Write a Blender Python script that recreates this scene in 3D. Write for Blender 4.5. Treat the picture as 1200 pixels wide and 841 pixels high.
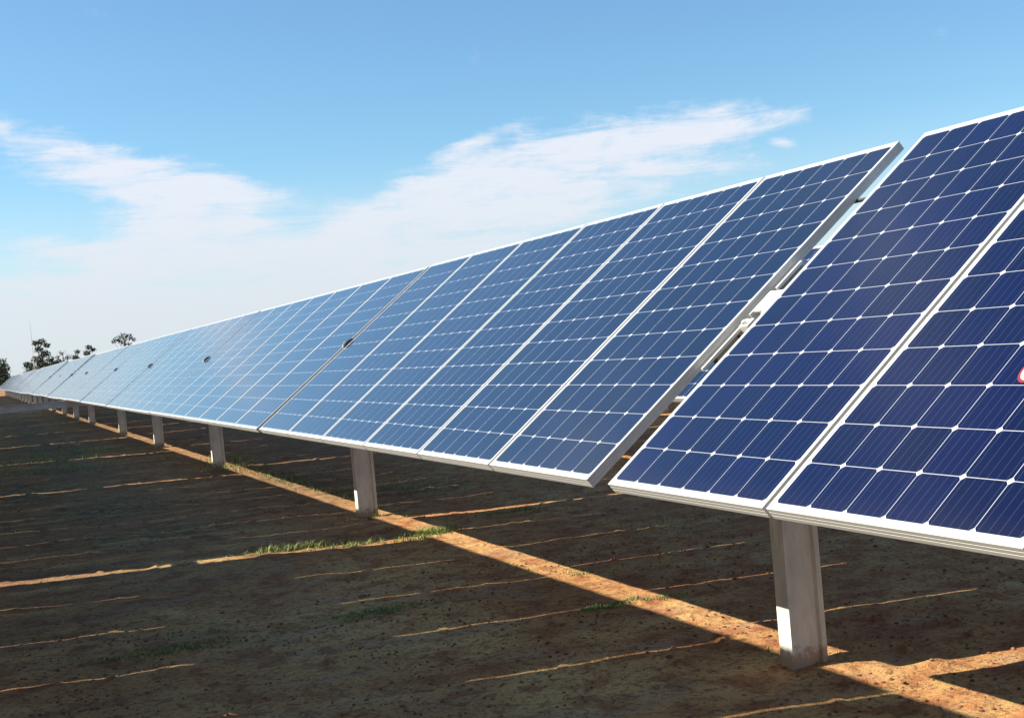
import bpy, bmesh, math, random
import numpy as np
from mathutils import Vector, Matrix
for o in list(bpy.data.objects): bpy.data.objects.remove(o)
random.seed(7); rng = np.random.RandomState(11)
sc = bpy.context.scene; col = sc.collection
R = math.radians

# ------------------------------------------------------------------ camera
cam = bpy.data.cameras.new('camera'); co = bpy.data.objects.new('camera', cam); col.objects.link(co)
rv = Vector((0.90103, -0.42489, -0.08728)); uv_ = Vector((0.08937, -0.01505, 0.99588)); fv = Vector((0.42445, 0.90512, -0.02441))
m = Matrix((rv, uv_, -fv)).transposed().to_4x4(); m.translation = (-2.7361, 0, 1.3435)
co.matrix_world = m
cam.sensor_width = 36; cam.lens = 1518.26/1200*36
cam.shift_x = -85.0/1200; cam.shift_y = 5.9/1200
cam.clip_start = .05; cam.clip_end = 6000
sc.camera = co

# ------------------------------------------------------------------ sky, sun, exposure
SUN_EL, SUN_AZ = 36.0, -70.0            # azimuth measured from +Y towards +X
w = bpy.data.worlds.new('World'); sc.world = w; w.use_nodes = True
nt = w.node_tree; N = nt.nodes; Lk = nt.links
bg = N['Background']; bg.inputs[1].default_value = 0.10
sky = N.new('ShaderNodeTexSky'); sky.sky_type = 'NISHITA'; sky.sun_disc = False
sky.sun_elevation = R(SUN_EL); sky.sun_rotation = R(SUN_AZ); sky.dust_density = .55; sky.ozone_density = 2.2; sky.air_density = 1.0
def mathn(nt, op, a, b=None, c=None, clamp=False):
    n = nt.nodes.new('ShaderNodeMath'); n.operation = op; n.use_clamp = clamp
    for i, v in enumerate((a, b, c)):
        if v is None: continue
        if isinstance(v, (int, float)): n.inputs[i].default_value = v
        else: nt.links.new(v, n.inputs[i])
    return n.outputs[0]
def mixc(nt, f, a, b, mode='MIX'):
    n = nt.nodes.new('ShaderNodeMix'); n.data_type = 'RGBA'; n.blend_type = mode
    for k, v in ((0, f), (6, a), (7, b)):
        if isinstance(v, (int, float)): n.inputs[k].default_value = v
        elif isinstance(v, tuple): n.inputs[k].default_value = (*v, 1)
        else: nt.links.new(v, n.inputs[k])
    return n.outputs[2]
def noise(nt, vec, scale, detail=5, rough=.55, dist=0):
    n = nt.nodes.new('ShaderNodeTexNoise'); n.inputs['Scale'].default_value = scale; n.inputs['Detail'].default_value = detail
    n.inputs['Roughness'].default_value = rough; n.inputs['Distortion'].default_value = dist
    if vec is not None: nt.links.new(vec, n.inputs['Vector'])
    return n.outputs['Fac']
def smooth(nt, v, a, b, lo=0., hi=1.):
    n = nt.nodes.new('ShaderNodeMapRange'); n.interpolation_type = 'SMOOTHSTEP'; nt.links.new(v, n.inputs[0])
    n.inputs[1].default_value = a; n.inputs[2].default_value = b; n.inputs[3].default_value = lo; n.inputs[4].default_value = hi
    return n.outputs[0]
tc = N.new('ShaderNodeTexCoord')
sp = N.new('ShaderNodeSeparateXYZ'); Lk.new(tc.outputs['Generated'], sp.inputs[0])
az = mathn(nt, 'MULTIPLY', mathn(nt, 'ARCTAN2', sp.outputs[0], sp.outputs[1]), 180/math.pi)
el = mathn(nt, 'MULTIPLY', mathn(nt, 'ARCSINE', sp.outputs[2]), 180/math.pi)
cb = N.new('ShaderNodeCombineXYZ'); Lk.new(az, cb.inputs[0]); Lk.new(el, cb.inputs[1])
# wisp noise, stretched along the streaks of the cirrus (degrees of arc)
mp = N.new('ShaderNodeMapping'); Lk.new(cb.outputs[0], mp.inputs[0]); mp.inputs['Rotation'].default_value = (0, 0, R(-9)); mp.inputs['Scale'].default_value = (.15, .85, 1)
wn = noise(nt, mp.outputs[0], 1.3, 12, .68, .55)
wn2 = noise(nt, cb.outputs[0], .55, 8, .6, .3)
# cirrus banks: azimuth, elevation, half length, half width (degrees), slant, weight
BANKS = [(2.70,9.64,3.57,0.98,-10.2,0.60),(7.82,7.73,5.23,0.98,-13.5,0.90),(9.04,5.89,3.33,1.96,-19.2,1.00),
 (3.23,5.40,3.97,0.63,-10.0,0.55),(8.2,4.02,3.8,1.70,-4.1,0.80),(3.08,3.0,5.00,1.33,-4.2,0.70),
 (15.73,4.70,3.34,1.28,30.5,1.00),(19.99,6.60,4.13,1.13,19.0,1.00),(25.73,7.62,5.60,1.28,8.3,1.00),(31.43,8.37,3.67,0.75,3.7,0.90),
 (21.31,8.71,2.06,0.34,16.9,0.60),(17.52,3.8,5.61,1.21,7.3,0.80),(24.03,5.53,6.00,1.13,8.7,0.60),(30.13,6.29,4.43,0.60,6.1,0.50),
 (34.51,7.46,0.51,0.19,-14.1,0.70),(41.14,11.54,1.41,0.53,-22.8,0.30),(9.38,1.6,12.92,2.46,3.5,1.0),(-6.72,4.44,5.96,2.26,-3.4,0.80),
 (3,15,9,1.1,-8,.22),(20,12.6,7,.8,6,.12),(-30,14,14,3,-8,.8),(-8,24,16,2.6,12,.75),(30,27,14,2.2,8,.45),(8,38,18,4,-15,.6),(75,12,18,3,5,.8),(120,20,20,5,0,.7),(-95,25,18,5,10,.5)]
tot = None
for a, e, l, h, s, wt in BANKS:
    dx = mathn(nt, 'SUBTRACT', az, a); dy = mathn(nt, 'SUBTRACT', el, e); c_, s_ = math.cos(R(s)), math.sin(R(s))
    u = mathn(nt, 'MULTIPLY_ADD', dx, c_/l, mathn(nt, 'MULTIPLY', dy, s_/l))
    v = mathn(nt, 'MULTIPLY_ADD', dx, -s_/h, mathn(nt, 'MULTIPLY', dy, c_/h))
    r2 = mathn(nt, 'MULTIPLY_ADD', u, u, mathn(nt, 'MULTIPLY', v, v))
    g = mathn(nt, 'MULTIPLY', mathn(nt, 'EXPONENT', mathn(nt, 'MULTIPLY', r2, -.9)), wt)
    tot = g if tot is None else mathn(nt, 'ADD', tot, g)
bank = mathn(nt, 'MINIMUM', tot, 1.15)
pres = mathn(nt, 'MINIMUM', mathn(nt, 'MULTIPLY_ADD', bank, 2.4, .12), 1.)
k = mathn(nt, 'MULTIPLY_ADD', mathn(nt, 'MULTIPLY', mathn(nt, 'SUBTRACT', wn, .5), pres), 2.1, bank)
k = mathn(nt, 'MULTIPLY_ADD', mathn(nt, 'SUBTRACT', wn2, .5), 1.1, k)
cloud = smooth(nt, k, .26, 1.18, 0, .96)
veil = smooth(nt, el, 9.0, .0, 0, .82)        # thin high cloud thickening towards the horizon
veil = mathn(nt, 'MULTIPLY', veil, mathn(nt, 'MULTIPLY_ADD', wn, .5, .75))
cloud = mathn(nt, 'MULTIPLY', cloud, mathn(nt, 'MINIMUM', mathn(nt, 'MULTIPLY_ADD', wn, 1.5, .22), 1.))
cover = mathn(nt, 'MINIMUM', mathn(nt, 'SUBTRACT', 1.0, mathn(nt, 'MULTIPLY', mathn(nt, 'SUBTRACT', 1.0, cloud), mathn(nt, 'SUBTRACT', 1.0, veil))), .96)
tint = mixc(nt, 1.0, sky.outputs[0], (.50, .675, .74), 'MULTIPLY')
ccol = mixc(nt, smooth(nt, el, 0, 9), (3.2, 3.45, 3.68), (3.62, 3.82, 4.22))
skyc = mixc(nt, cover, tint, ccol)
Lk.new(skyc, bg.inputs[0])
sl = bpy.data.lights.new('sun', 'SUN'); sl.energy = 5.0; sl.angle = R(.42); sl.color = (1, .94, .80)
so = bpy.data.objects.new('sun', sl); col.objects.link(so)
sd = Vector((math.sin(R(SUN_AZ))*math.cos(R(SUN_EL)), math.cos(R(SUN_AZ))*math.cos(R(SUN_EL)), math.sin(R(SUN_EL))))
so.rotation_euler = sd.to_track_quat('Z', 'Y').to_euler(); so.location = sd*50
vs = sc.view_settings; vs.view_transform = 'Standard'; vs.look = 'None'; vs.exposure = 1.20; vs.gamma = 1; vs.use_curve_mapping = False

# ------------------------------------------------------------------ materials
def mat(name):
    m = bpy.data.materials.new(name); m.use_nodes = True
    return m, m.node_tree, m.node_tree.nodes['Principled BSDF']
def setp(nt, b, key, v):
    if isinstance(v, (int, float)): b.inputs[key].default_value = v
    elif isinstance(v, tuple): b.inputs[key].default_value = (*v, 1)
    else: nt.links.new(v, b.inputs[key])
def bump(nt, b, h, strength, dist):
    n = nt.nodes.new('ShaderNodeBump'); n.inputs['Strength'].default_value = strength; n.inputs['Distance'].default_value = dist
    nt.links.new(h, n.inputs['Height']); nt.links.new(n.outputs[0], b.inputs['Normal'])
def coord(nt, kind='Object', scale=(1, 1, 1)):
    t = nt.nodes.new('ShaderNodeTexCoord'); mpn = nt.nodes.new('ShaderNodeMapping'); nt.links.new(t.outputs[kind], mpn.inputs[0]); mpn.inputs['Scale'].default_value = scale
    return mpn.outputs[0]
def metal(name, c1, c2, rough=.45, scale=9, metallic=.6, stretch=(1, 1, 1), spec=.5):
    m, nt, b = mat(name); v = coord(nt, 'Object', stretch)
    n = noise(nt, v, scale, 6, .65)
    setp(nt, b, 'Base Color', mixc(nt, smooth(nt, n, .3, .7), c1, c2)); b.inputs['Metallic'].default_value = metallic
    setp(nt, b, 'Roughness', smooth(nt, n, .2, .8, rough-.08, rough+.12)); bump(nt, b, noise(nt, v, scale*6, 4), .08, .002)
    return m
M = {}
M['frame'] = metal('anodised_aluminium', (.62, .61, .59), (.52, .51, .49), .45, 3, .35, (1, .2, 1))
M['steel'] = metal('galvanised_steel', (.74, .69, .60), (.58, .54, .47), .55, 14, .15, (1, 1, .35))
M['tube'] = metal('tube_steel', (.52, .52, .50), (.38, .38, .37), .45, 8, .45)
M['white_plate'] = metal('white_plate', (.80, .79, .75), (.66, .65, .6), .4, 8, .2)
M['black'] = metal('black_polymer', (.012, .012, .014), (.02, .02, .02), .45, 20, 0)
M['rail'] = metal('dull_rail', (.30, .29, .27), (.22, .21, .2), .6, 8, .4)
M['beam'] = metal('weathered_beam', (.66, .62, .55), (.52, .49, .43), .6, 5, .1)
def muddy(m):
    nt = m.node_tree; b = nt.nodes['Principled BSDF']; src = b.inputs['Base Color'].links[0].from_socket
    v = coord(nt); sx = nt.nodes.new('ShaderNodeSeparateXYZ'); nt.links.new(v, sx.inputs[0])
    lvl = mathn(nt, 'MULTIPLY_ADD', noise(nt, v, 30, 6, .7), .22, -.05)
    f = smooth(nt, mathn(nt, 'SUBTRACT', sx.outputs[2], lvl), .03, -.03, 0, .75)
    c = mixc(nt, f, src, (.33, .17, .08))
    f2 = mathn(nt, 'MULTIPLY', smooth(nt, noise(nt, coord(nt, 'Object', (1, 1, .12)), 60, 5, .7), .55, .75), .45)
    nt.links.new(mixc(nt, f2, c, (.34, .30, .24)), b.inputs['Base Color'])
muddy(M['steel'])
m_, nt_, b_ = mat('white_backsheet'); b_.inputs['Base Color'].default_value = (.74, .74, .74, 1); b_.inputs['Roughness'].default_value = .55
setp(nt_, b_, 'Base Color', mixc(nt_, noise(nt_, coord(nt_), 3), (.76, .76, .76), (.68, .68, .69))); M['backsheet'] = m_

PL, PW = 1.956, 0.9875
def glass_material():
    m, nt, b = mat('solar_glass')
    uvn = nt.nodes.new('ShaderNodeUVMap'); s = nt.nodes.new('ShaderNodeSeparateXYZ'); nt.links.new(uvn.outputs[0], s.inputs[0])
    U, V = s.outputs[0], s.outputs[1]            # metres from the lower left corner, U up the slope, V along the row
    P = .1586
    cu = mathn(nt, 'DIVIDE', mathn(nt, 'SUBTRACT', U, (PL-12*P)/2), P); cv = mathn(nt, 'DIVIDE', mathn(nt, 'SUBTRACT', V, (PW-6*P)/2), P)
    def edge(c):
        f = mathn(nt, 'FRACT', c); return mathn(nt, 'MULTIPLY', mathn(nt, 'MINIMUM', f, mathn(nt, 'SUBTRACT', 1., f)), P), f
    eu, fu = edge(cu); ev, fv_ = edge(cv)
    def step(v, a, w_=.0006): return smooth(nt, v, a-w_, a+w_)
    incell = mathn(nt, 'MULTIPLY', step(eu, .0010), step(ev, .0010))
    incell = mathn(nt, 'MULTIPLY', incell, step(mathn(nt, 'ADD', eu, ev), .0125))
    def inside(c, n):
        return mathn(nt, 'MULTIPLY', mathn(nt, 'GREATER_THAN', c, 0.), mathn(nt, 'LESS_THAN', c, float(n)))
    incell = mathn(nt, 'MULTIPLY', incell, mathn(nt, 'MULTIPLY', inside(cu, 12), inside(cv, 6)))
    fb = mathn(nt, 'FRACT', mathn(nt, 'MULTIPLY', fv_, 5.))
    bus = mathn(nt, 'LESS_THAN', mathn(nt, 'ABSOLUTE', mathn(nt, 'SUBTRACT', fb, .5)), .028)
    ff = mathn(nt, 'FRACT', mathn(nt, 'MULTIPLY', fu, 62.))
    fin = mathn(nt, 'MULTIPLY', mathn(nt, 'LESS_THAN', ff, .10), 1.)
    # per cell and per panel tone
    comb = nt.nodes.new('ShaderNodeCombineXYZ'); nt.links.new(mathn(nt, 'FLOOR', cu), comb.inputs[0]); nt.links.new(mathn(nt, 'FLOOR', cv), comb.inputs[1])
    oi = nt.nodes.new('ShaderNodeObjectInfo'); nt.links.new(mathn(nt, 'MULTIPLY', oi.outputs['Random'], 91.), comb.inputs[2])
    wh = nt.nodes.new('ShaderNodeTexWhiteNoise'); nt.links.new(comb.outputs[0], wh.inputs[0])
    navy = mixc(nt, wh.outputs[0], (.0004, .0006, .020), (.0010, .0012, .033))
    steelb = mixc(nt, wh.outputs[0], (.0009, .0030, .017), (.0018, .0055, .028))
    cell = mixc(nt, oi.outputs['Alpha'], navy, steelb)          # two cell tones, picked by the object's own colour
    cell = mixc(nt, mathn(nt, 'MULTIPLY', oi.outputs['Random'], .35), cell, (.001, .003, .022))
    cell = mixc(nt, mathn(nt, 'MULTIPLY', fin, .06), cell, (.08, .10, .2))
    cell = mixc(nt, mathn(nt, 'MULTIPLY', bus, .34), cell, (.07, .09, .18))
    # string ribbons in the white margins at both ends
    mu = mathn(nt, 'MINIMUM', U, mathn(nt, 'SUBTRACT', PL, U))
    rib = mathn(nt, 'LESS_THAN', mathn(nt, 'ABSOLUTE', mathn(nt, 'SUBTRACT', mu, .0188)), .0016)
    rib = mathn(nt, 'MULTIPLY', rib, mathn(nt, 'LESS_THAN', mathn(nt, 'ABSOLUTE', mathn(nt, 'SUBTRACT', fb, .5)), .3))
    back = mixc(nt, mathn(nt, 'MULTIPLY', rib, .7), (.44, .45, .47), (.22, .23, .24))
    c = mixc(nt, incell, back, cell)
    dust = noise(nt, coord(nt), 2.2, 8, .7); dust2 = noise(nt, coord(nt, 'Object', (1, 5, 1)), 3., 6, .6)
    dm = mathn(nt, 'MULTIPLY', mathn(nt, 'MULTIPLY', smooth(nt, dust, .35, .8), smooth(nt, dust2, .3, .8)), .010)
    dm = mathn(nt, 'ADD', dm, smooth(nt, U, .12, .01, 0, .012))
    c = mixc(nt, dm, c, (.42, .33, .24))
    setp(nt, b, 'Base Color', c); b.inputs['IOR'].default_value = 1.40
    b.inputs['Sheen Weight'].default_value = .28; b.inputs['Sheen Roughness'].default_value = .20; b.inputs['Sheen Tint'].default_value = (1, .97, .93, 1)
    b.inputs['Coat Weight'].default_value = .65; b.inputs['Coat IOR'].default_value = 1.28; b.inputs['Coat Roughness'].default_value = .12
    setp(nt, b, 'Roughness', smooth(nt, dust, .2, .8, .09, .20)); 
    bump(nt, b, noise(nt, coord(nt), 900, 2), .02, .0005)
    return m
M['glass'] = glass_material()

# ------------------------------------------------------------------ mesh helpers
class MB:
    def __init__(s): s.v = []; s.f = []; s.mi = []; s.uv = {}
    def add(s, vs, fs, mi=0):
        b = len(s.v); s.v += [tuple(p) for p in vs]; s.f += [tuple(i+b for i in f) for f in fs]; s.mi += [mi]*len(fs); return b
    def box(s, x0, x1, y0, y1, z0, z1, mi=0):
        s.add([(x0,y0,z0),(x1,y0,z0),(x1,y1,z0),(x0,y1,z0),(x0,y0,z1),(x1,y0,z1),(x1,y1,z1),(x0,y1,z1)],
              [(0,3,2,1),(4,5,6,7),(0,1,5,4),(1,2,6,5),(2,3,7,6),(3,0,4,7)], mi)
    def tube(s, pts, rad, n=8, mi=0, caps=True):
        pts = [Vector(p) for p in pts]; rads = rad if isinstance(rad, (list, tuple)) else [rad]*len(pts); rings = []
        for i, p in enumerate(pts):
            d = (pts[min(i+1, len(pts)-1)]-pts[max(i-1, 0)]).normalized()
            a = d.cross(Vector((0, 0, 1)) if abs(d.z) < .9 else Vector((1, 0, 0))).normalized(); b = d.cross(a)
            rings.append([p+(a*math.cos(2*math.pi*(j+.5)/n)+b*math.sin(2*math.pi*(j+.5)/n))*rads[i] for j in range(n)])
        base = s.add([q for r in rings for q in r], [(i*n+j, i*n+(j+1) % n, (i+1)*n+(j+1) % n, (i+1)*n+j) for i in range(len(pts)-1) for j in range(n)], mi)
        if caps:
            s.f += [tuple(base+j for j in range(n)), tuple(base+(len(pts)-1)*n+j for j in reversed(range(n)))]; s.mi += [mi, mi]
    def prism(s, poly, axis, a0, a1, mi=0):
        n = len(poly)
        def P(p, a):
            return {'x': (a, p[0], p[1]), 'y': (p[0], a, p[1]), 'z': (p[0], p[1], a)}[axis]
        s.add([P(p, a0) for p in poly]+[P(p, a1) for p in poly], [(i, (i+1) % n, n+(i+1) % n, n+i) for i in range(n)]+[tuple(range(n)), tuple(range(2*n-1, n-1, -1))], mi)
    def mesh(s, name, mats, smooth_=False):
        me = bpy.data.meshes.new(name); me.from_pydata(s.v, [], s.f); me.validate(); 
        bm = bmesh.new(); bm.from_mesh(me); bmesh.ops.recalc_face_normals(bm, faces=bm.faces); bm.to_mesh(me); bm.free()
        for m in mats: me.materials.append(m)
        if len(mats) > 1 and len(me.polygons) == len(s.mi): me.polygons.foreach_set('material_index', s.mi)
        if smooth_: me.polygons.foreach_set('use_smooth', [True]*len(me.polygons))
        return me
    def build(s, name, mats, parent=None, smooth_=False):
        return link(name, s.mesh(name, mats if isinstance(mats, list) else [mats], smooth_), parent)
def link(name, me, parent=None, loc=None):
    o = bpy.data.objects.new(name, me); col.objects.link(o)
    if parent: o.parent = parent
    if loc: o.location = loc
    return o
def tag(o, label=None, cat=None, group=None, kind=None):
    for k_, v_ in (('label', label), ('category', cat), ('group', group), ('kind', kind)):
        if v_: o[k_] = v_
    return o
def empty(name, loc, rot=(0, 0, 0)):
    o = bpy.data.objects.new(name, None); col.objects.link(o); o.location = loc; o.rotation_euler = rot; o.empty_display_size = .2
    return o

# ------------------------------------------------------------------ ground
def vnoise(x, y, seed):
    xi = np.floor(x).astype(np.int64); yi = np.floor(y).astype(np.int64); fx = x-xi; fy = y-yi
    def h(a, b):
        n = (a*374761393+b*668265263+seed*974634777) & 0x7fffffff
        n = ((n ^ (n >> 13))*1274126177) & 0x7fffffff
        return ((n ^ (n >> 16)) & 0xffff)/65535.
    fx = fx*fx*(3-2*fx); fy = fy*fy*(3-2*fy)
    return (h(xi, yi)*(1-fx)+h(xi+1, yi)*fx)*(1-fy)+(h(xi, yi+1)*(1-fx)+h(xi+1, yi+1)*fx)*fy-.5
def height(x, y):
    x = np.asarray(x, float); y = np.asarray(y, float)
    near = np.exp(-np.maximum(np.hypot(x+1, y-5)-20, 0)/25)
    h = .016*vnoise(x/.9, y/.9, 1)+.012*vnoise(x/.33, y/.33, 2)+.008*vnoise(x/.13, y/.13, 3)+.004*vnoise(x/.055, y/.055, 4)
    cl = np.maximum(vnoise(x/.11+50, y/.11, 7)-.33, 0)*.12+np.maximum(vnoise(x/.07+90, y/.07, 8)-.28, 0)*.06
    lift = .014*np.clip(-x, -1, 4)*np.clip((y-6)/3, 0, 1)*np.clip((60-y)/30, 0, 1)
    return (h+cl)*near+lift
def graded(lo, hi, step, far, grow):
    a = list(np.arange(lo, hi, step)); d = step; p = hi
    while p < far: a.append(p); d *= grow; p += d
    a.append(far); d = step; p = lo-step; left = []
    while p > -far: left.append(p); d *= grow; p -= d
    left.append(-far)
    return np.array(sorted(left)+a)
xs = graded(-2.9, 2.2, .022, 3000, 1.16)
ys_near = []; y = 2.2; 
while y < 40: ys_near.append(y); y += .018+.0042*(y-2.2)
d = .18
while y < 3000: ys_near.append(y); d *= 1.17; y += d
ys_near.append(3000); back = []; y = 2.2; d = .03
while y > -3000: d *= 1.3; y -= d; back.append(max(y, -3000))
ys = np.array(sorted(set(back))+ys_near)
X, Y = np.meshgrid(xs, ys); Z = height(X, Y)
nx, ny = len(xs), len(ys)
me = bpy.data.meshes.new('ground'); vv = np.stack([X, Y, Z], -1).reshape(-1, 3)
idx = np.arange(nx*ny).reshape(ny, nx); F = np.stack([idx[:-1, :-1], idx[:-1, 1:], idx[1:, 1:], idx[1:, :-1]], -1).reshape(-1, 4)
me.vertices.add(len(vv)); me.vertices.foreach_set('co', vv.ravel()); me.loops.add(F.size); me.loops.foreach_set('vertex_index', F.ravel())
me.polygons.add(len(F)); me.polygons.foreach_set('loop_start', np.arange(len(F))*4); me.polygons.foreach_set('loop_total', np.full(len(F), 4))
me.polygons.foreach_set('use_smooth', np.ones(len(F), bool)); me.update()
# how mossy / weedy the soil is, as an attribute of the ground itself
GREEN = [(-1.0, 6.5, .34, .10), (-.04, 5.7, .17, .06), (-2.05, 6.45, .35, .12), (-.8, 9.25, .8, .12), (.15, 9.0, .3, .12), (-1.9, 20, .8, 1.2), (-1.1, 24.4, 1.2, .9), (-2, 22.4, 1, .8), (.3, 14.7, .25, 1.5), (-.6, 45, 4, 9), (-1.4, 34, 1.5, 3), (1.0, 9.44, .25, .07), (-1.8, 13.5, .8, 1.0), (-2.3, 17, .8, 2.5), (-1.6, 28, 1.6, 4), (-1.6, 11, .7, .4), (.9, 12, .6, .9)]
gm = np.zeros_like(X)
for gx, gy, rx, ry in GREEN: gm = np.maximum(gm, np.exp(-(((X-gx)/rx)**2+((Y-gy)/ry)**2)))
gm = np.clip(gm+(Y > 60)*.35, 0, 1)
at = me.attributes.new('weeds', 'FLOAT', 'POINT'); at.data.foreach_set('value', gm.ravel().astype(np.float32))
m_, nt_, b_ = mat('red_soil')
v_ = coord(nt_)
n1 = noise(nt_, v_, .9, 8, .62, .4); n2 = noise(nt_, v_, 4.5, 8, .65); n3 = noise(nt_, v_, 38, 6, .7); n4 = noise(nt_, v_, 150, 4, .6); n5 = noise(nt_, coord(nt_, 'Object', (.5, 1.6, 1)), 2.0, 7, .6, .5)
c = mixc(nt_, smooth(nt_, n1, .36, .62), (.49, .25, .095), (.64, .41, .165))
c = mixc(nt_, smooth(nt_, n5, .50, .68, 0, .75), c, (.42, .29, .18))
c = mixc(nt_, smooth(nt_, n2, .48, .62, 0, .70), c, (.30, .105, .045))
c = mixc(nt_, smooth(nt_, noise(nt_, v_, 11, 8, .75, .6), .52, .62, 0, .62), c, (.17, .07, .036))
sxy = nt_.nodes.new('ShaderNodeSeparateXYZ'); nt_.links.new(v_, sxy.inputs[0])
wob = mathn(nt_, 'MULTIPLY_ADD', n1, 3.0, -1.5)
redm = mathn(nt_, 'MULTIPLY', smooth(nt_, mathn(nt_, 'ADD', sxy.outputs[0], wob), -.9, .6), smooth(nt_, n2, .36, .56))      # redder on one side of the posts
c = mixc(nt_, mathn(nt_, 'MULTIPLY', redm, .38), c, (.42, .135, .055))
darkm = mathn(nt_, 'MULTIPLY', smooth(nt_, mathn(nt_, 'ADD', mathn(nt_, 'SUBTRACT', sxy.outputs[1], mathn(nt_, 'MULTIPLY', sxy.outputs[0], 2.)), wob), 8., 14.), smooth(nt_, n5, .30, .52))   # darker further out
c = mixc(nt_, mathn(nt_, 'MULTIPLY', darkm, .55), c, (.13, .075, .045))
c = mixc(nt_, smooth(nt_, n3, .50, .62, 0, .7), c, (.13, .055, .03))
c = mixc(nt_, smooth(nt_, n4, .58, .70, 0, .6), c, (.10, .045, .025))
ga = nt_.nodes.new('ShaderNodeAttribute'); ga.attribute_name = 'weeds'
gk = mathn(nt_, 'MULTIPLY', ga.outputs['Fac'], smooth(nt_, noise(nt_, v_, 14, 7, .7), .38, .62)); gk = mathn(nt_, 'MULTIPLY', gk, .9)
c = mixc(nt_, gk, c, (.045, .065, .025))
b_.inputs['Roughness'].default_value = .95; b_.inputs['Specular IOR Level'].default_value = .15; setp(nt_, b_, 'Base Color', c)
hh = mathn(nt_, 'MULTIPLY_ADD', n3, .6, mathn(nt_, 'MULTIPLY', n4, .3)); hh = mathn(nt_, 'MULTIPLY_ADD', noise(nt_, v_, 420, 3), .15, hh)
bump(nt_, b_, hh, 1.0, .02)
me.materials.append(m_); M['soil'] = m_
tag(link('ground', me), kind='structure')

# ------------------------------------------------------------------ solar panels
def frame_mesh(full=True):
    b = MB()
    if full:
        prof = [(.0006, 0), (0, -.0008), (0, -.011), (.0014, -.012), (.0014, -.0135), (0, -.0145), (0, -.024), (.0014, -.025), (.0014, -.0265), (0, -.0275), (0, -.040), (.028, -.040), (.028, -.038), (.0025, -.038), (.0025, -.008), (.0105, -.008), (.0105, 0)]
    else:
        prof = [(0, 0), (0, -.04), (.025, -.04), (.0105, -.008), (.0105, 0)]
    n = len(prof); cs = [(-1, -1), (1, -1), (1, 1), (-1, 1)]
    vs = [(cx*(PL/2-o), cy*(PW/2-o), z) for cx, cy in cs for o, z in prof]
    b.add(vs, [(k*n+i, k*n+(i+1) % n, ((k+1) % 4)*n+(i+1) % n, ((k+1) % 4)*n+i) for k in range(4) for i in range(n)])
    return b
def laminate(b, o=.0103):
    x, y = PL/2-o, PW/2-o
    b.add([(-x,-y,-.0015),(x,-y,-.0015),(x,y,-.0015),(-x,y,-.0015)], [(0,1,2,3)], 0)
    b.add([(-x,-y,-.0065),(x,-y,-.0065),(x,y,-.0065),(-x,y,-.0065)], [(3,2,1,0)], 1)
    return b
def uvs(me):
    ul = me.uv_layers.new(name='UVMap')
    for l in me.loops:
        p = me.vertices[l.vertex_index].co; ul.data[l.index].uv = (p.x+PL/2, p.y+PW/2)
def raw_mesh(b, name, mats):                # keeps face order and orientation
    me = bpy.data.meshes.new(name); me.from_pydata(b.v, [], b.f)
    for m in mats: me.materials.append(m)
    me.polygons.foreach_set('material_index', b.mi); return me
frame_me = frame_mesh().mesh('frame', [M['frame']])
glass_me = raw_mesh(laminate(MB()), 'glass', [M['glass'], M['backsheet']]); uvs(glass_me)
b = laminate(MB()); fb_ = frame_mesh(False); b.add(fb_.v, fb_.f, 2)
far_me = raw_mesh(b, 'solar_panel', [M['glass'], M['backsheet'], M['frame']]); uvs(far_me)
bm = bmesh.new(); bm.from_mesh(far_me); bmesh.ops.recalc_face_normals(bm, faces=[f for f in bm.faces if f.material_index == 2]); bm.to_mesh(far_me); bm.free()
jb = MB(); jb.box(.62, .74, -.06, .06, -.026, -.0068); jb_me = jb.mesh('junction_box', [M['black']])
def rail_b(b, y, x=0):          # hat section rail under a seam
    b.box(-.27, .27, y-.022, y+.022, -.046, -.0412); b.box(-.27, .27, y-.022, y-.018, -.098, -.046); b.box(-.27, .27, y+.018, y+.022, -.098, -.046); b.box(-.27, .27, y-.018, y+.018, -.101, -.0975)
    return b
rail_me = rail_b(MB(), 0).mesh('mounting_rail', [M['rail']])
rf_ = MB(); rf_.box(-.27, .27, -.022, .022, -.10, -.041); rail_far = rf_.mesh('mounting_rail', [M['tube']])
clampb = MB(); clampb.tube([(-.06, 0, -.10), (-.066, 0, -.15), (-.05, 0, -.196), (0, 0, -.214), (.05, 0, -.196), (.066, 0, -.15), (.06, 0, -.10)], .005, 6)
clamp_me = clampb.mesh('tube_clamp', [M['white_plate']])

TAU = .6619; HC = 1.4115; PITCH = 1.0071; TZ = -.155
tube_cache = {}
def tube_mesh(ln, gap):
    k = (round(ln, 3), gap)
    if k not in tube_cache:
        b = MB(); b.tube([(0, 0, TZ), (0, ln+gap, TZ)], .052, 16); me = b.mesh('torque_tube', [M['tube']], True); tube_cache[k] = me
    return tube_cache[k]
def table(Xr, y0, n, label, group, detail, dt=0., dz=0., gap=.1):
    t = empty('solar_table', (Xr, y0, HC+dz), (0, -(TAU+dt), 0)); tag(t, label, 'solar table', group)
    ln = n*PITCH-.0196
    link('torque_tube', tube_mesh(ln, gap), t)
    for i in range(n):
        yc = PW/2+i*PITCH
        if detail:
            p = empty('solar_panel', (0, yc, 0)); p.parent = t
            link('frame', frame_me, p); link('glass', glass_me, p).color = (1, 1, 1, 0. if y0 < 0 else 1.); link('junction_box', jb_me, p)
        else: link('solar_panel', far_me, t, (0, yc, 0))
    ry = [.03]+[i*PITCH-.0098 for i in range(1, n)]+[ln-.03]
    if detail:
        for y in ry: link('mounting_rail', rail_me, t, (0, y, 0)); 
        link('tube_clamp', clamp_me, t, (0, .03, 0)); link('tube_clamp', clamp_me, t, (0, ln-.03, 0))
    else:
        for y in ry: link('mounting_rail', rail_far, t, (0, y, 0))
    return t, ln
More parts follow.
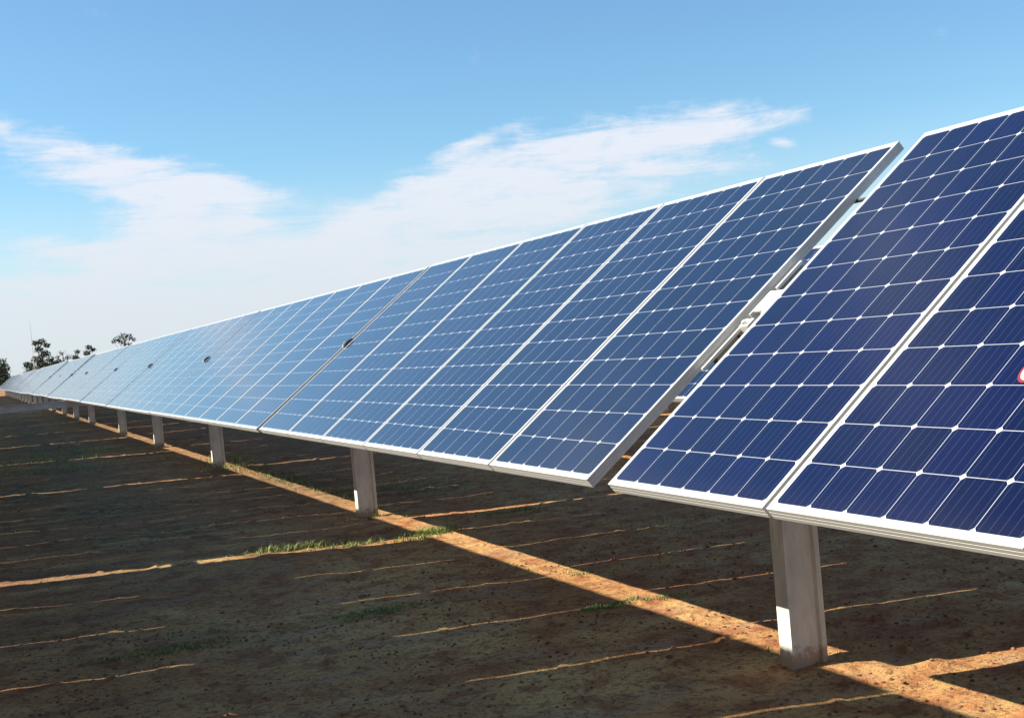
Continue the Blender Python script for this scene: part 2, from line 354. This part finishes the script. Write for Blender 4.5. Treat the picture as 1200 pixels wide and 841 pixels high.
ORD = ['first','second','third','fourth','fifth','sixth','seventh','eighth','ninth','tenth','eleventh','twelfth','thirteenth','fourteenth','fifteenth','sixteenth','seventeenth','eighteenth','nineteenth','twentieth','twenty first','twenty second','twenty third','twenty fourth','twenty fifth','twenty sixth']
# ---- support posts
def post_meshes():
    t = .005; b = MB()
    web = [(-.080, -.0425), (.022, -.0425), (.030, -.030), (.050, -.030), (.058, -.0425), (.080, -.0425), (.080, .0425), (.058, .0425), (.058, .0375), (.0745, .0375), (.0745, -.0370), (.061, -.0370), (.053, -.0245), (.027, -.0245), (.019, -.0370), (-.0745, -.0370), (-.0745, .0375), (-.058, .0375), (-.058, .0425), (-.080, .0425)]
    b.prism(web, 'z', -.15, 1.17); p = b.mesh('post', [M['steel']])
    k = MB()                                  # pair of plates carrying the bearing
    k.box(-.085, -.0805, -.045, .045, 1.02, 1.215); k.box(.0805, .085, -.045, .045, 1.02, 1.215); k.box(-.085, .085, -.045, .045, 1.2155, 1.2235)
    for z in (1.06, 1.12):
        for s in (-1, 1): k.tube([(s*.084, 0, z), (s*.098, 0, z)], .011, 6)
    br = k.mesh('bearing_bracket', [M['white_plate']])
    return p, br
post_me, bracket_me = post_meshes()
def ring(rin, rout, y0, y1, cx, cz, n=20, a0=0, a1=2*math.pi):
    b = MB(); full = a1-a0 > 6.2; m = n if full else n+1
    vs = []
    for j in range(m):
        a = a0+(a1-a0)*j/n; c_, s_ = math.cos(a), math.sin(a)
        vs += [(cx+rin*c_, y0, cz+rin*s_), (cx+rout*c_, y0, cz+rout*s_), (cx+rout*c_, y1, cz+rout*s_), (cx+rin*c_, y1, cz+rin*s_)]
    fs = []
    for j in range(n):
        a, b2 = j*4, ((j+1) % m)*4
        for q in range(4): fs.append((a+q, a+(q+1) % 4, b2+(q+1) % 4, b2+q))
    if not full: fs += [(0, 1, 2, 3), tuple((m-1)*4+q for q in (3, 2, 1, 0))]
    b.add(vs, fs); return b
TCX, TCZ = -TZ*math.sin(TAU), HC+TZ*math.cos(TAU)      # where the tube axis passes a post
PX = .045
ring_me = ring(.056, .082, -.022, .022, TCX-PX, TCZ).mesh('bearing_ring', [M['black']], False)
def cap_mesh():           # black arch of the bearing housing standing up through the gap
    b = MB(); c_, s_ = math.cos(TAU), math.sin(TAU)
    prof = [(-.030, -.10), (.075, -.10), (.075, .0), (.062, .010), (.038, .018), (.010, .019), (-.015, .013), (-.030, .000)]
    def tow(p): return (p[0]*c_-p[1]*s_-PX, HC+p[0]*s_+p[1]*c_)
    b.prism([tow(p) for p in prof], 'y', -.030, .018); return b.mesh('bearing_housing', [M['black']])
cap_me = cap_mesh()
def rim_mesh():
    b = MB(); c_, s_ = math.cos(TAU), math.sin(TAU)
    prof = [(-.036, -.05), (-.036, .002), (-.020, .017), (.004, .0245)]
    b.tube([(p[0]*c_-p[1]*s_-PX, 0., HC+p[0]*s_+p[1]*c_) for p in prof], .006, 6); return b.mesh('housing_rim', [M['white_plate']])
rim_me = rim_mesh()
def post(Xr, y, label, group, style=1, detail=True):
    t = empty('support_post', (Xr+PX, y, 0)); tag(t, label, 'support post', group)
    pp = link('post', post_me, t)
    if detail:
        link('bearing_bracket', bracket_me, t); link('bearing_ring', ring_me, t)
        if style == 1: h = link('bearing_housing', cap_me, t); link('housing_rim', rim_me, h)
    elif style == 1: link('bearing_housing', cap_me, t)
    return t

def row_layout(start_list, ystart, yend):
    out = []; y = ystart; i = 0
    while y < yend:
        n, gap = start_list[i] if i < len(start_list) else ((6, .10) if i % 3 else (7, .10))
        out.append((y, n, gap)); y += n*PITCH-.0196+gap; i += 1
    return out
# main row: the nearest table ends at the first gap, the rest follow
B0 = 4.2586; GAP0 = .166
lenA = 6*PITCH-.0196
main = [(B0-GAP0-lenA, 6, GAP0)]+row_layout([(6, .12), (7, .10), (6, .10), (6, .10), (4, .16), (4, .10), (6, .10), (6, .10), (7, .10), (6, .10)], B0, 150)
GT = 'tables of solar panels in the long row'; GP = 'steel posts under the long row'
num = {4: 'four', 6: 'six', 7: 'seven'}
post_no = 0
for i, (y0, n, gap) in enumerate(main):
    det = y0 < 24
    if i == 0: lab = 'nearest table of dark navy solar panels, running out of the right edge of the photo'
    elif i == 1: lab = 'table of six blue solar panels between the wide gap and the post left of centre'
    elif i == 2: lab = 'table of seven pale blue solar panels between the second and third posts from the right'
    elif i < 5: lab = 'table of six whitish blue solar panels, the %s table of the row from the right' % ORD[i]
    elif i == 5: lab = 'short table of four whitish panels just right of the dark drive gap'
    elif i == 6: lab = 'short table of four white glaring panels just left of the dark drive gap'
    else: lab = 'white glaring table of %s solar panels far down the row, %s from the right' % (num[n], ORD[i])
    dt, dz = ((.006, .0) if i == 0 else (0, 0) if i < 2 else (random.uniform(-.008, .008), random.uniform(-.006, .006)) if y0 < 33.3 else (.012+random.uniform(-.014, .014), random.uniform(-.015, .015)))
    t, ln = table(0, y0, n, lab, GT, det, dt, dz, gap)
    yg = y0+ln+gap/2
    if i != 5:
        pl = ['large nearest steel post near the right edge with a sunlit patch low on its side', 'grey steel post left of centre, second from the right', 'grey steel post, third from the right, standing at the edge of green grass', 'small steel post, fourth from the right'][post_no] if post_no < 4 else ('steel post where the long drive beam meets the row' if i == 6 else 'thin distant steel post under the row, %s from the right' % ORD[post_no])
        post(0, yg, pl, GP, 0 if (post_no == 0 or yg > 60) else 1, yg < 24); post_no += 1
post(0, main[0][0]-.05, 'steel post under the near end of the long row, outside the photo', GP, 1, True)
# the row the photographer stands under (casts the shade in the foreground) and the rows behind
YG = 9.66
for r, (FR, up, yoff) in enumerate([(-3.61, .232, .11), (-6.95, .10, -1.6)]):
    g1 = 'tables of the row behind the photographer' if r == 0 else 'tables two rows behind the photographer'
    g2 = 'posts of the row behind the photographer' if r == 0 else 'posts two rows behind the photographer'
    for i, (y0, n, gap) in enumerate(row_layout([(6, .10), (6, .17), (7, .13), (6, .14), (6, .14)], YG+yoff-.02+.02-2*(6*PITCH-.0196)-.10-.02, 150 if r == 0 else 60)):
        t, ln = table(FR, y0, n, 'table of solar panels behind the photographer, outside the photo, casting the foreground shadow' if r == 0 else 'table of solar panels two rows behind the photographer, outside the photo', g1, False, 0, up, gap)
        p = post(FR, y0+ln+gap/2, 'steel post of the row behind the photographer, outside the photo' if r == 0 else 'steel post two rows behind the photographer, outside the photo', g2, 0, False); p.scale.z = 1+up/1.17
for r in (1, 2):
    for i, (y0, n, gap) in enumerate(row_layout([(6, .10), (6, .10), (7, .10)], -4.4+1.3*r, 60)):
        t, ln = table(3.34*r, y0, n, 'table of blue solar panels in the row behind, glimpsed through the wide gap' if r == 1 else 'table of solar panels two rows behind the long row, hidden behind it', 'tables of the rows behind', False, 0, -.09, gap)
        post(3.34*r, y0+ln+gap/2, 'steel post of a row hidden behind the long row', 'posts of the rows behind', 0, False)

# drive beam crossing the rows
b = MB(); yb = 35.4; zb = .60; xa = -9.9; n_ = 12
for k_ in range(1):
    b.box(xa, 7.0, yb-.05, yb+.05, zb, zb+.17)
b.box(xa, 7.0, yb-.075, yb-.0505, zb+.155, zb+.1698); b.box(xa, 7.0, yb-.075, yb-.0505, zb+.0002, zb+.012)
db = empty('drive_beam', (0, yb, 0)); tag(db, 'long grey steel drive beam crossing the rows at the left edge of the photo', 'beam')
o = b.build('beam', M['beam'], db); o.location = (0, -yb, 0)
for r in range(-1, 3):
    b = MB(); b.prism([(3.31*r-.06, zb+.1702), (3.31*r+.06, zb+.1702), (3.31*r+.12, TCZ-.055), (3.31*r+.06, TCZ-.055)], 'y', yb-.03, yb+.03)
    o = b.build('drive_arm', M['beam'], db); o.location = (0, -yb, 0)

# jumper cable and fittings in the wide gap
def on_plane(u, y, z): return (u*math.cos(TAU)-z*math.sin(TAU), y, HC+u*math.sin(TAU)+z*math.cos(TAU))
b = MB(); b.tube([on_plane(.62, 4.02, -.035), on_plane(.645, 4.09, -.045), on_plane(.655, 4.17, -.050), on_plane(.65, 4.25, -.045), on_plane(.63, 4.32, -.035)], .008, 8)
tag(b.build('jumper_cable', M['black'], None, True), 'short black cable bridging the wide gap near its top', 'cable')
b = MB()
tg = empty('gap_bracket', on_plane(0, 4.1756, 0), (0, -TAU, 0)); tag(tg, 'white metal bracket around the tube in the middle of the wide gap', 'bracket')
b.box(-.075, .060, -.050, -.043, -.215, -.012); b.box(-.075, .060, .030, .037, -.215, -.012); b.box(-.055, .060, -.043, .030, -.020, -.0125)
for q in (-.05, .035): b.tube([(q, -.05, -.06), (q, -.060, -.06)], .010, 6)
b.build('plate', M['white_plate'], tg)
ring(.054, .074, -.03, .03, 0, TZ).build('collar', M['white_plate'], tg)
for x0, x1 in ((.10, .26), (-.36, -.13)):
    b = MB(); b.box(x0, x1, .052, .064, -.040, -.028); b.build('side_rail', M['white_plate'], tg)
b = MB(); b.box(-.135, -.09, -.01, .05, -.05, -.02); b.tube([(-.12, .02, -.02), (-.12, .02, -.006)], .010, 6); b.build('clip', M['white_plate'], tg)
b = MB(); b.tube([(.07, .02, -.10), (.11, .0, -.05), (.16, -.02, -.045), (.20, -.05, -.06)], .013, 8); b.tube([(.06, -.03, -.08), (.10, -.04, -.055), (.15, -.055, -.07)], .008, 8); b.build('conduit', M['tube'], tg, True)
for k_, (x0, z0) in enumerate(((-.16, -.06), (.24, -.07))):
    b = MB(); b.tube([on_plane(x0, 4.09, z0), on_plane(x0-.01, 4.13, z0-.05), on_plane(x0, 4.18, z0-.07), on_plane(x0+.02, 4.23, z0-.05), on_plane(x0+.02, 4.27, z0)], .006, 7)
    tag(b.build('sagging_cable', M['black'], None, True), ['black cable sagging across the wide gap just below its white bracket', 'black cable sagging across the wide gap just above its white bracket'][k_], 'cable')
# round sticker on the nearest panels, cut by the edge of the photo
tabA = [o for o in col.objects if o.name == 'solar_table'][0]
pA = [c for c in tabA.children if c.name.startswith('solar_panel')][4]
st = MB(); n = 36; cu_, cy_ = -.420, (2.477-main[0][0])-(PW/2+4*PITCH)
st.add([(cu_+.050*math.cos(2*math.pi*j/n), cy_-.0+.040*math.sin(2*math.pi*j/n), .0012) for j in range(n)], [tuple(range(n))], 0)
st.add([(cu_+.041*math.cos(2*math.pi*j/n), cy_+.031*math.sin(2*math.pi*j/n), .0020) for j in range(n)], [tuple(range(n))], 1)
m1, nt1, b1 = mat('sticker_red'); setp(nt1, b1, 'Base Color', mixc(nt1, noise(nt1, coord(nt1), 60), (.16, .01, .02), (.22, .02, .03)))
m2, nt2, b2 = mat('sticker_pink'); setp(nt2, b2, 'Base Color', mixc(nt2, noise(nt2, coord(nt2), 40), (.74, .46, .38), (.80, .58, .50)))
stm = raw_mesh(st, 'round_sticker', [m1, m2]); link('round_sticker', stm, pA)['label'] = 'pale pink round sticker with dark red rim'

# ------------------------------------------------------------------ pebbles and clods
def ico(): 
    bm = bmesh.new(); bmesh.ops.create_icosphere(bm, subdivisions=1, radius=1); v = np.array([x.co[:] for x in bm.verts]); f = [tuple(x.index for x in q.verts) for q in bm.faces]; bm.free(); return v, f
iv, if_ = ico()
b = MB()
for _ in range(15000):
    y = 2.6+ (rng.rand()**1.7)*13; x = rng.uniform(-2.7, 2.0) 
    if rng.rand() < .5: x, y = x, 2.6+rng.rand()*5
    if vnoise(np.array(x/.6), np.array(y/.6), 21)+rng.uniform(-.35, .35) < -.05: continue
    s = .0018+.009*rng.rand()**4
    if rng.rand() < .02: s *= 2
    z = float(height(x, y)); jit = 1+rng.uniform(-.3, .3, (12, 3)); p = iv*jit*s*np.array([1, 1, .65])
    a = rng.rand()*6.28; ca, sa = math.cos(a), math.sin(a)
    b.add(np.stack([p[:, 0]*ca-p[:, 1]*sa+x, p[:, 0]*sa+p[:, 1]*ca+y, p[:, 2]+z+s*.2], -1).tolist(), if_)
m_, nt_, b_ = mat('clod_soil'); setp(nt_, b_, 'Base Color', mixc(nt_, smooth(nt_, noise(nt_, coord(nt_), 7, 3), .4, .6), (.12, .05, .025), (.22, .11, .06))); b_.inputs['Roughness'].default_value = .95
pb = raw_mesh(b, 'pebbles', [m_]); tag(link('pebbles', pb), 'small reddish brown clods and pebbles scattered over the bare soil', 'pebbles', None, 'stuff')

# ------------------------------------------------------------------ grass
def GY(x): return 9.66-.364*(x+2.54)-.02
b = MB(); tone = []
def blade(x, y, h, lean, a, wd):
    z = float(height(x, y)); dx, dy = math.cos(a), math.sin(a); px, py = -dy*wd, dx*wd
    b.add([(x-px, y-py, z-.004), (x+px, y+py, z-.004), (x+px*.7+dx*lean*.35, y+py*.7+dy*lean*.35, z+h*.6), (x-px*.7+dx*lean*.35, y-py*.7+dy*lean*.35, z+h*.6), (x+dx*lean, y+dy*lean, z+h)], [(0, 1, 2, 3), (3, 2, 4)], rng.randint(0, 3))
def tuft(x, y, n, h, r):
    for _ in range(n):
        a = rng.rand()*6.28; rr = r*rng.rand()**.5
        hh = h*rng.uniform(.45, 1.15); blade(x+rr*math.cos(a), y+rr*math.sin(a), hh, hh*rng.uniform(.3, 1.1), rng.rand()*6.28, rng.uniform(.0011, .0024))
def patch(cx, cy, rx, ry, n, h, k=9):
    for _ in range(n):
        x = rng.normal(cx, rx); y = rng.normal(cy, ry); tuft(x, y, k, h*rng.uniform(.6, 1.2), .02)
patch(-.78, GY(-.78), .17, .022, 90, .050, 11); patch(-.45, GY(-.45), .13, .02, 46, .035, 9); patch(-1.08, GY(-1.08), .14, .025, 50, .018, 7)
patch(.12, 8.93, .10, .05, 80, .050, 11); patch(-.05, GY(-.05), .08, .03, 30, .035, 8)
patch(1.0, 9.43, .14, .03, 40, .04, 9); patch(.75, 9.48, .12, .04, 22, .03, 8)
patch(-1.0, 6.5, .15, .06, 150, .013, 10); patch(-.04, 5.70, .085, .028, 110, .013, 10); patch(.25, 5.66, .05, .03, 24, .022, 7); patch(.24, 6.6, .05, .05, 22, .02, 7)
patch(-1.95, 6.46, .22, .05, 90, .015, 7); patch(-2.2, 6.5, .2, .05, 36, .018, 6); patch(-1.85, 6.72, .1, .03, 14, .03, 5)
patch(.28, 14.5, .09, 1.6, 160, .05, 8); patch(.3, 18.4, .15, .4, 50, .09, 9); patch(-1.2, 24.2, .9, .5, 240, .07, 8); patch(-1.9, 20.2, .7, .6, 180, .06, 8)
patch(-2.0, 22.6, .7, .6, 140, .06, 7); patch(.9, 12.4, .4, .6, 60, .05, 6); patch(1.5, 7.5, .3, .3, 30, .05, 6); patch(3.9, 9.5, .3, .8, 60, .12, 8)
patch(-1.5, 6.2, .35, .12, 30, .02, 4); patch(.09, 4.3, .10, .08, 10, .03, 5); patch(.05, 10.3, .12, .10, 22, .035, 6); patch(.05, 16.9, .2, .3, 60, .08, 7)
for _ in range(1500):
    y = 3+rng.rand()**.6*40; x = rng.uniform(-2.7, 2.2)
    if vnoise(np.array(x/1.3), np.array(y/2.2), 33) > .12: tuft(x, y, 5, .02+.02*rng.rand(), .03)
for _ in range(2600):
    y = rng.uniform(36, 95); x = rng.uniform(-2.7, 8); tuft(x, y, 3, .14, .12) if rng.rand() < .5 else None
gms = []
for nm, c1, c2 in (('grass_green', (.24, .36, .06), (.34, .44, .10)), ('grass_dark', (.05, .085, .02), (.08, .12, .03)), ('grass_dry', (.34, .30, .12), (.22, .22, .08))):
    m_, nt_, b_ = mat(nm); setp(nt_, b_, 'Base Color', mixc(nt_, noise(nt_, coord(nt_), 30), c1, c2)); b_.inputs['Roughness'].default_value = .6; gms.append(m_)
gr = raw_mesh(b, 'grass', gms); tag(link('grass', gr), 'short green and dry grass tufts growing in the sunlit strips of soil', 'grass', None, 'stuff')

# ------------------------------------------------------------------ trees and mast beyond the row
def leafmat(nm, c1, c2):
    m_, nt_, b_ = mat(nm); setp(nt_, b_, 'Base Color', mixc(nt_, smooth(nt_, noise(nt_, coord(nt_), .9, 4), .35, .65), c1, c2)); b_.inputs['Roughness'].default_value = .7; return m_
LM = [leafmat('eucalyptus_leaves', (.03, .045, .03), (.07, .085, .05)), leafmat('dark_leaves', (.025, .045, .03), (.05, .075, .045))]
m_, nt_, b_ = mat('bark'); setp(nt_, b_, 'Base Color', mixc(nt_, noise(nt_, coord(nt_), 3), (.22, .18, .14), (.12, .10, .08))); b_.inputs['Roughness'].default_value = .9; BK = m_
def tree(x, y, H, clumps, label, leaf, size=.36, dens=480, tr=.16, bare=False):
    t = empty('tree', (x, y, 0)); tag(t, label, 'tree', 'trees beyond the far end of the row')
    b = MB(); top = max(c[2] for c in clumps); tx = .2*rng.randn()
    b.tube([(0, 0, -.2), (tx*.3, 0, top*.3), (tx, 0, top*.62), (tx*.6, 0, top*.95)], [tr, tr*.8, tr*.5, tr*.12], 8)
    for cx, cy, cz, cr in clumps:
        z0 = cz*rng.uniform(.45, .7); b.tube([(tx*.7, 0, z0), (cx*.5, cy*.5, (z0+cz)*.52), (cx, cy, cz)], [tr*.4, tr*.25, tr*.06], 6)
        if bare:
            for _ in range(9):
                d = rng.randn(3)*cr*.7; b.tube([(cx*.8, cy*.8, cz*.92), (cx+d[0], cy+d[1], cz+abs(d[2])*1.1)], [.03, .008], 4)
    b.build('trunk', BK, t, True)
    c = MB()
    for cx, cy, cz, cr in clumps:
        nn = int(dens*cr*cr*(.18 if bare else 1))
        for _ in range(nn):
            d = rng.randn(3); d /= np.linalg.norm(d); rr = cr*(.35+.65*rng.rand()**.5)*(1+.25*math.sin(7*d[0]+5*d[1]+cx*3))
            p = np.array([cx, cy, cz])+d*rr*np.array([1, 1, .72]); s = size*rng.uniform(.5, 1.2); u = rng.randn(3); u /= np.linalg.norm(u); v = np.cross(u, rng.randn(3)); v /= np.linalg.norm(v)
            c.add([p-u*s*.5, p+v*s*.22, p+u*s*.5, p-v*s*.22], [(0, 1, 2, 3)])
    me = raw_mesh(c, 'crown', [leaf]); link('crown', me, t)
def cl(seed, n, w_, z0, z1, r0, r1):
    r = np.random.RandomState(seed); return [(r.uniform(-w_, w_), r.uniform(-w_, w_), r.uniform(z0, z1), r.uniform(r0, r1)) for _ in range(n)]
tree(5.9, 200, 7.3, [(-.55, 0, 6.6, .55), (.25, 0, 6.75, .6), (.95, 0, 6.2, .5), (-.2, .3, 5.7, .6), (.6, 0, 5.0, .7), (1.25, 0, 4.1, .6), (-.5, 0, 4.2, .8), (.2, 0, 3.3, 1.0)], 'tall open crowned tree beyond the row, beside the thin mast', LM[0])
tree(4.5, 203, 4, cl(3, 8, .8, 1.4, 3.6, .6, .9), 'bushy lower tree at the foot of the thin mast', LM[0])
tree(7.6, 206, 4, cl(4, 6, .9, 1.6, 3.7, .5, .8), 'low tree right of the tall open crowned tree', LM[0])
tree(9.0, 204, 5.8, [(0, 0, 5.0, .5), (-.7, 0, 4.4, .5), (.8, 0, 4.3, .5), (.1, 0, 3.6, .8)], 'sparse nearly bare tree with thin upright twigs', LM[0], bare=True)
tree(11.8, 215, 5.3, [(0, 0, 5.2, .45), (-.3, 0, 4.3, .6)], 'tiny treetop just showing over the row, left of the round treetops', LM[0])
tree(14.3, 225, 6, [(0, 0, 5.9, .55), (.6, 0, 5.5, .45), (-.4, 0, 5.0, .6)], 'small round treetop just showing over the row', LM[0])
tree(17.3, 200, 7.2, [(-.9, 0, 6.3, .6), (0, 0, 6.75, .65), (.8, 0, 6.45, .65), (1.35, 0, 6.1, .4), (-.2, .2, 6.0, .7), (-1.4, 0, 5.9, .35), (.4, 0, 5.2, .7)], 'rounded treetop standing highest over the row near its dark gap', LM[1], dens=210)
tree(-.9, 180, 5, cl(9, 16, 1.5, 1.2, 4.0, .7, 1.1), 'dense dark tree cut off by the left edge of the photo', LM[1], dens=230)
for i, (x, y, h) in enumerate([(4.2, 300, 3.6), (6.8, 320, 3.8), (10, 330, 4), (13.5, 300, 3.4), (1.0, 310, 4.2)]):
    h -= 1.1; tree(x, y, h, cl(20+i, 9, 2.4, .8, h-.6, .6, 1.0), 'low distant tree on the skyline behind the row, %s from the left' % ORD[[1, 2, 3, 4, 0][i]], LM[1], size=.5, dens=160)
b = MB(); b.tube([(0, 0, 0), (0, 0, 9.4)], [.055, .03], 6)
ms = empty('mast', (4.75, 196, 0)); tag(ms, 'thin tall lightning mast rising behind the trees at far left', 'mast'); b.build('pole', M['beam'], ms)
b = MB(); b.tube([(0, 0, 9.4), (0, 0, 10.0)], .012, 5); b.build('tip_rod', M['beam'], ms)
